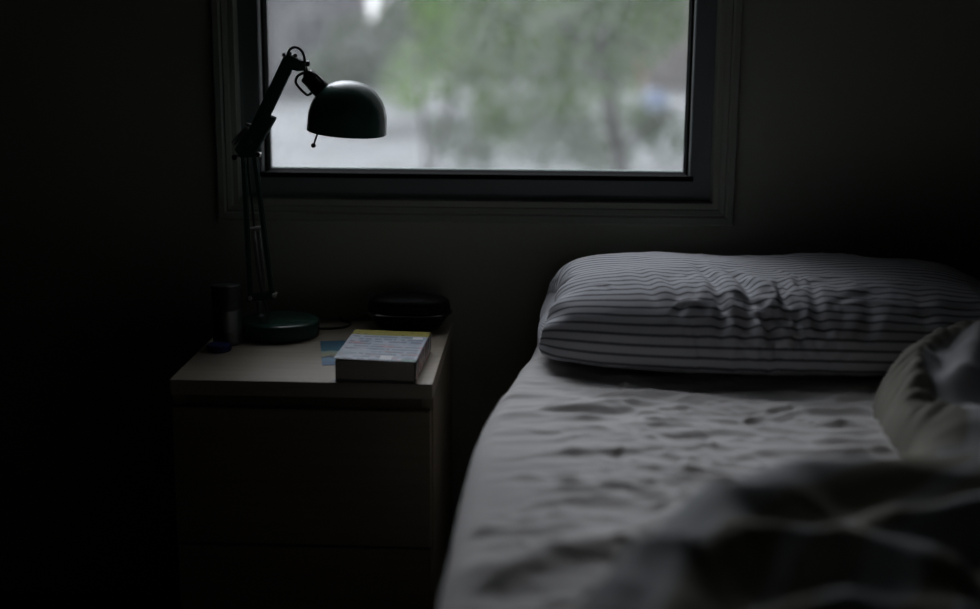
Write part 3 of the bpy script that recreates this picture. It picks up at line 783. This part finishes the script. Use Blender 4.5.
R_ = [ridge([(.495, -.66, .035, .05), (.525, -.580, .050, .05), (.585, -.515, .066, .055), (.69, -.44, .076, .07), (.80, -.40, .082, .08), (1.1, -.38, .08, .09)]),
      ridge([(.585, -.66, .050, .03), (.655, -.52, .078, .034), (.76, -.44, .09, .04)]),
      ridge([(.550, -.600, .048, .022), (.505, -.68, .040, .022), (.478, -.765, .026, .022)]),
      ridge([(.70, -.62, .05, .10), (.90, -.60, .06, .12), (1.2, -.6, .06, .12)]),
      ridge([(.02, -1.60, .05, .07), (.065, -1.43, .060, .06), (.12, -1.31, .066, .055), (.195, -1.18, .060, .055), (.29, -1.095, .052, .06), (.47, -1.05, .052, .07), (.75, -1.04, .060, .09), (1.2, -1.05, .08, .1)]),
      ridge([(.115, -1.46, .045, .03), (.14, -1.34, .052, .028), (.20, -1.255, .052, .028), (.29, -1.235, .048, .03), (.38, -1.28, .035, .03)]),
      ridge([(.33, -1.20, .040, .03), (.42, -1.165, .052, .03), (.55, -1.17, .055, .035), (.8, -1.20, .05, .04)]),
      ridge([(.19, -1.42, .038, .03), (.27, -1.36, .042, .028), (.37, -1.36, .034, .03)]),
      ridge([(.50, -.78, .03, .04), (.60, -.82, .035, .05), (.80, -.80, .035, .06)])]
k = 38.0
h = h + np.log(sum(np.exp(k * r) for r in R_) - len(R_) + 1) / k
h += .010 * pnoise(X * 6, Y * 7, 64) + .006 * ridged(X * 7 + Y * 3, Y * 12, 65, 1.8) + .003 * pnoise(X * 20, Y * 20, 66)
# puckered hem along the far rolled edge
pk = np.sin(sO * 250 + d * 130 + 4 * pnoise(sO * 14, d * 10, 67))
h += .0042 * pk * sstep(.004, .020, d) * (1 - sstep(.050, .072, d)) * (X > .45) * (Y > -.80)
h -= .006 * gauss(d - .066, .007) * (X > .45) * (Y > -.80)
Z = BT + prof * h + np.where(d < 0, -.03 * np.clip(-d / .012, 0, 1), 0) - .003
keep = (d > -.012).ravel()
uv = np.stack([sO, d], -1).reshape(-1, 2)
m = mat('duvet_cotton', (.6, .59, .55), .9, spec=.15)
bsdf(m).inputs['Sheen Weight'].default_value = .08
uvn = nd(m, 'ShaderNodeUVMap'); sep = nd(m, 'ShaderNodeSeparateXYZ'); lk(m, uvn.outputs[0], sep.inputs[0])
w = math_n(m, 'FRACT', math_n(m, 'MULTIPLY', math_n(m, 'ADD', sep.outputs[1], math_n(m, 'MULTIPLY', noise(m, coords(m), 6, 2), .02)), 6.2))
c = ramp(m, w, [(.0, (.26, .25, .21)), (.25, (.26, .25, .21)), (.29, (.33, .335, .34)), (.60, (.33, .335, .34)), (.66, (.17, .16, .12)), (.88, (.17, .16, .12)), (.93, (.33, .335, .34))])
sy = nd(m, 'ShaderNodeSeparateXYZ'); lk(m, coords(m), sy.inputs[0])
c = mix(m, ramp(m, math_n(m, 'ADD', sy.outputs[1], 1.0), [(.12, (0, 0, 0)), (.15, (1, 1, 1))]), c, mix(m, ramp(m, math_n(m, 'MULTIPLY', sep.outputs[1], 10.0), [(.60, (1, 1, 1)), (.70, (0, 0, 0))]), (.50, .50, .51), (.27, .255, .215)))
lk(m, c, bsdf(m).inputs['Base Color']); bump(m, noise(m, coords(m), 700, 2), .15, .0004)
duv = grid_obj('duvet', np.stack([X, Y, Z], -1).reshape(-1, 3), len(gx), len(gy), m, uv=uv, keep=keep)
tag(duv, 'crumpled off-white duvet with beige stripes heaped on the bed', 'duvet')

# ------------------------------------------------------------------ outdoors
GZ = -1.2
m = mat('pale_concrete', (.40, .42, .44), .8)
v = coords(m); f = noise(m, v, .35, 5, .6); g = noise(m, v, 1.7, 4)
c = ramp(m, f, [(.35, (.40, .41, .42)), (.65, (.58, .59, .61))]); c = mix(m, ramp(m, g, [(.52, (0, 0, 0)), (.68, (.6, .6, .6))]), c, (.22, .27, .18))
lk(m, c, bsdf(m).inputs['Base Color'])
struct(obj('ground', boxes((-60, 60, .5, 110, GZ - .2, GZ)), m))

# unseen walls added either side of the window to block stray sky light
M['wing'] = mottled('weathered_brick_red', (.10, .075, .065), (.15, .11, .095), 3, .9)
struct(obj('wall_left_wing', boxes((-3.2, -2.1, WT, 3.4, GZ, 4.2)), M['wing']))
struct(obj('wall_right_wing', boxes((1.7, 2.8, WT, 3.4, GZ, 4.2)), M['wing']))
def leaf_mat(name, a, b):
    m = mat(name, a, .5, spec=.4); oi = coords(m)
    lk(m, ramp(m, noise(m, oi, 1.6, 4), [(.3, a), (.7, b)]), bsdf(m).inputs['Base Color'])
    return m
M['bark'] = mottled('bark', (.084, .072, .067), (.144, .125, .113), 14, .9, bstr=.5, bdist=.02)
LM = [leaf_mat('leaf_mid', (.116, .220, .049), (.220, .390, .085)), leaf_mat('leaf_bright', (.207, .415, .037), (.366, .610, .085)), leaf_mat('leaf_dark', (.085, .152, .061), (.159, .244, .098)), leaf_mat('leaf_grey', (.207, .268, .183), (.317, .378, .268))]
def leaves(bm, blobs, n, size):
    vols = np.array([a * b * c for _, _, _, a, b, c in blobs]) ** .6; pr = vols / vols.sum()
    for _ in range(n):
        x, y, z, a, b, c = blobs[rng.choice(len(blobs), p=pr)]
        q = rng.normal(size=3); q /= np.linalg.norm(q); q *= rng.random() ** .42
        p = Vector((x + a * q[0], y + b * q[1], z + c * q[2]))
        t = Vector(rng.normal(size=3)).normalized(); s = t.cross(Vector(rng.normal(size=3))).normalized(); L = size * (.6 + .8 * rng.random()); w = L * .42
        f = t.cross(s) * L * .08
        vs = [bm.verts.new(p - t * L / 2), bm.verts.new(p + s * w / 2 + f), bm.verts.new(p + t * L / 2), bm.verts.new(p - s * w / 2 + f)]
        bm.faces.new(vs)
    return bm
def plant(name, label, cat, x, y, trunk, blobs, n, size, lm, group=None):
    """trunk: list of (path, radii); blobs relative to the foot"""
    t = thing(name, label, cat, (x, y, GZ), 0, group)
    for i, (path, rr) in enumerate(trunk):
        p = smooth_path(path, 6); bm = tube(bmesh.new(), p, [rr[0] + (rr[1] - rr[0]) * i / (len(p) - 1) for i in range(len(p))], 9)
        obj(('trunk' if i == 0 else 'branch') if cat == 'tree' else 'stem', bm, M['bark'], t, True)
    obj('foliage', leaves(bmesh.new(), blobs, n, size), lm, t)
    return t
def at(px, D): return (px - 531) / 1361 * D
# garden tree with leaning trunk, 14 m off
plant('garden_tree', 'broad green tree with a leaning trunk outside the window at right of centre', 'tree', at(628, 14), 11.5,
      [([(0.10, 0, -.02), (-.05, 0, .7), (-.22, .05, 1.5), (-.30, .1, 2.4), (-.25, .1, 3.4)], (.085, .05)), ([(-.20, .05, 1.4), (.15, .1, 2.0), (.5, .1, 2.9)], (.05, .02)), ([(-.24, .05, 1.6), (-.8, 0, 2.2), (-1.5, -.1, 2.6)], (.05, .02)),
       ([(-.1, 0, .9), (.3, 0, 1.2), (.6, .1, 1.35)], (.03, .01))],
      [(-.9, 0, 2.3, .9, .8, .75), (-.2, .2, 2.75, 1.0, .9, .7), (.22, 0, 2.25, .36, .5, .5), (-1.5, 0, 1.75, .55, .5, .55), (-.75, 0, 1.45, .40, .4, .30), (-1.25, .1, 1.15, .30, .3, .22), (-.1, .1, 3.4, 1.3, 1.0, .6), (-.1, 0, 1.7, .35, .3, .3)], 5200, .13, LM[0])
plant('shrub', 'bright green young shrub outside the window right of the lamp shade', 'shrub', at(425, 15), 12.6,
      [([(0, 0, -.02), (.03, 0, .7), (-.05, .02, 1.6), (0, 0, 2.6)], (.03, .012)), ([(0, 0, .3), (.25, .05, 1.1), (.35, 0, 2.1)], (.02, .008))],
      [(.15, 0, 2.35, .42, .4, .55), (-.12, 0, 1.55, .34, .35, .42), (.35, .1, 1.9, .34, .3, .4), (.1, 0, 3.0, .6, .5, .4)], 1500, .11, LM[1])
plant('shrub', 'grey green low bush outside the window at its lower middle', 'shrub', at(560, 17), 14.6,
      [([(0, 0, -.02), (.1, 0, .4), (.2, 0, .9)], (.02, .008)), ([(0, 0, -.02), (-.2, 0, .4), (-.4, 0, .8)], (.02, .008))],
      [(-.2, 0, .75, .55, .4, .42), (.45, 0, .6, .4, .4, .35), (.0, 0, 1.1, .5, .4, .3)], 900, .12, LM[3])
for px_, D_, s_, k_, lab in ((465, 19.5, 1.0, 3, 'rounded grey green bush outside in the lower left middle of the window'), (515, 22, 1.3, 0, 'mid green bush outside behind the rounded grey green one'),
                             (600, 19.2, .9, 3, 'pale grey bush outside just left of the leaning tree trunk'), (668, 20.5, 1.1, 2, 'dark green bush outside at the lower right corner of the window'), (622, 25, 1.2, 0, 'mid green bush outside left of the pale blue box')):
    plant('shrub', lab, 'shrub', at(px_, D_), D_ - 2.43, [([(0, 0, -.02), (.05, 0, .3), (.1, 0, .6 * s_)], (.02, .008))],
          [(0, 0, .42 * s_, .5 * s_, .4 * s_, .42 * s_), (.35 * s_, .1, .3 * s_, .3 * s_, .3 * s_, .3 * s_), (-.3 * s_, 0, .55 * s_, .3 * s_, .3 * s_, .34 * s_)], int(420 * s_), .13, LM[k_])
# hedge row behind
plant('hedge', 'tall dark green hedge beyond the trees in the middle of the window', 'hedge', at(500, 30), 27.5,
      [([(-1, 0, -.02), (-1, 0, 1.5)], (.05, .03)), ([(1.2, 0, -.02), (1.2, 0, 1.5)], (.05, .03))],
      [(x, 0, 1.9 + .15 * math.sin(x * 3), .7, .8, 1.25) for x in np.linspace(-1.95, 2.5, 8)], 5200, .26, LM[2])
plant('shrub', 'dull green bush beyond the pale paving at the left of the window', 'shrub', at(372, 27), 24.5,
      [([(0, 0, -.02), (0, 0, 1.2)], (.04, .02))], [(0, 0, 1.45, .9, .6, .80), (-.7, 0, 1.0, .6, .5, .6)], 2600, .2, LM[3])
# house at the left, brick house at the right
def house(name, label, x0, x1, y0, zt, wallm, roofm, wins):
    t = thing(name, label, 'house', ((x0 + x1) / 2, y0, GZ)); w = (x1 - x0) / 2
    obj('walls', boxes((-w, w, 0, 6, -.05, zt)), wallm, t)
    bm = bmesh.new(); a = [bm.verts.new(p) for p in ((-w - .4, -.5, zt - .05), (w + .4, -.5, zt - .05), (w + .4, 6.5, zt - .05), (-w - .4, 6.5, zt - .05), (-w - .4, 3, zt + 2), (w + .4, 3, zt + 2))]
    for f in ((0, 1, 5, 4), (2, 3, 4, 5), (0, 4, 3), (1, 2, 5), (3, 2, 1, 0)): bm.faces.new([a[i] for i in f])
    obj('roof', bm, roofm, t)
    for xa, xb, za, zb in wins:
        o = obj('window', boxes((xa - .06, xb + .06, -.05, .05, za - .06, zb + .06), bev=.01), M['white_enamel'], t); obj('pane', boxes((xa, xb, -.07, -.04, za, zb)), mat('house_glass', (.08, .09, .1), .1), o)
brick = mat('brick', (.35, .2, .16), .85); bt = nd(brick, 'ShaderNodeTexBrick'); bt.inputs['Scale'].default_value = 4
bt.inputs['Color1'].default_value = (.75, .30, .20, 1); bt.inputs['Color2'].default_value = (.62, .27, .18, 1); bt.inputs['Mortar'].default_value = (.432, .384, .360, 1)
lk(brick, coords(brick, 'Object', (1, 1, 1)), bt.inputs['Vector']); lk(brick, bt.outputs['Color'], bsdf(brick).inputs['Base Color'])
render_m = mottled('grey_render', (.276, .264, .283), (.336, .324, .341), .8, .85)
tile = mottled('roof_tiles', (.168, .144, .132), (.240, .192, .168), 5, .8)
house('house', 'plain grey house seen through the window behind the lamp', at(150, 36), at(345, 36), 33.6, 3.0, render_m, tile, [(1.2, 2.2, .9, 2.1)])
house('house', 'reddish brick house seen at the right edge of the window', at(642, 40), at(800, 40), 37.5, 3.2, brick, tile, [(.6, 1.6, 1.0, 2.2)])
lbx = thing('letterbox', 'small pale blue box on a post outside near right window edge', 'box', (at(655, 22), 19.6, GZ))
obj('post', boxes((-.04, .04, -.04, .04, -.02, .72), bev=.005), M['bark'], lbx)
bm = bmesh.new(); pr = [(-.18, 0), (.18, 0), (.18, .18)] + [(.18 * math.cos(a), .18 + .13 * math.sin(a)) for a in np.linspace(0.2, PI - .2, 10)] + [(-.18, .18)]
prism(bm, pr, -.2, .2, .006); bmesh.ops.translate(bm, vec=(0, 0, .72), verts=bm.verts)
obj('box_body', bm, mottled('pale_blue_paint', (.56, .66, .98), (.62, .72, 1.0), 5, .35), lbx)

# ------------------------------------------------------------------ overcast sky
w = bpy.data.worlds.new('overcast'); SC.world = w; w.use_nodes = True; nt = w.node_tree; nt.nodes.clear()
class _W: node_tree = nt
# grey overcast dome with the sun's glow behind the cloud, high ahead of the window and a little to its left
out = nt.nodes.new('ShaderNodeOutputWorld'); bg = nt.nodes.new('ShaderNodeBackground'); tc = nt.nodes.new('ShaderNodeTexCoord')
sp = nt.nodes.new('ShaderNodeSeparateXYZ'); rp = nt.nodes.new('ShaderNodeValToRGB')
nt.links.new(tc.outputs['Generated'], sp.inputs[0]); nt.links.new(sp.outputs[2], rp.inputs[0])
rp.color_ramp.elements[0].position = 0.0; rp.color_ramp.elements[0].color = (1.7, 1.73, 1.8, 1)
rp.color_ramp.elements[1].position = .8; rp.color_ramp.elements[1].color = (.40, .415, .445, 1)
hz = rp.color_ramp.elements.new(.07); hz.color = (.38, .393, .415, 1)
AZ, EL = math.radians(17), math.radians(38)
vd = nt.nodes.new('ShaderNodeVectorMath'); vd.operation = 'DOT_PRODUCT'; vd.inputs[1].default_value = (-math.sin(AZ) * math.cos(EL), math.cos(AZ) * math.cos(EL), math.sin(EL))
nt.links.new(tc.outputs['Generated'], vd.inputs[0])
m1 = nt.nodes.new('ShaderNodeMath'); m1.operation = 'MULTIPLY_ADD'; m1.inputs[1].default_value = 24.0; m1.inputs[2].default_value = -24.0; nt.links.new(vd.outputs['Value'], m1.inputs[0])
m2 = nt.nodes.new('ShaderNodeMath'); m2.operation = 'EXPONENT'; nt.links.new(m1.outputs[0], m2.inputs[0])
gl_ = nt.nodes.new('ShaderNodeMix'); gl_.data_type = 'RGBA'; gl_.blend_type = 'ADD'; gl_.clamp_factor = False
gl_.inputs[7].default_value = (10.4, 10.8, 11.7, 1)
nt.links.new(m2.outputs[0], gl_.inputs[0]); nt.links.new(rp.outputs[0], gl_.inputs[6]); nt.links.new(gl_.outputs[2], bg.inputs[0]); nt.links.new(bg.outputs[0], out.inputs[0])
bg.inputs['Strength'].default_value = 1.0

# ------------------------------------------------------------------ camera
cam = bpy.data.cameras.new('camera'); co = bpy.data.objects.new('camera', cam); COL.objects.link(co)
cam.sensor_width = 36; cam.lens = 50; cam.clip_start = .02; cam.clip_end = 400
p, y, r = math.radians(12.35), math.radians(1.6), math.radians(.4)
fwd = Vector((-math.sin(y) * math.cos(p), math.cos(y) * math.cos(p), -math.sin(p))); rt = Vector((math.cos(y), math.sin(y), 0)); upv = rt.cross(fwd)
r2 = rt * math.cos(r) + upv * math.sin(r); u2 = -rt * math.sin(r) + upv * math.cos(r)
Mx = Matrix((r2, u2, -fwd)).transposed().to_4x4(); Mx.translation = Vector((0, -2.43, 1.11))
co.matrix_world = Mx
cam.dof.use_dof = True; cam.dof.focus_distance = 2.25; cam.dof.aperture_fstop = 1.5
SC.camera = co
SC.cycles.use_adaptive_sampling = False
vs = SC.view_settings; vs.view_transform = 'Standard'; vs.look = 'None'; vs.gamma = 1; vs.use_curve_mapping = False; vs.exposure = 0.15
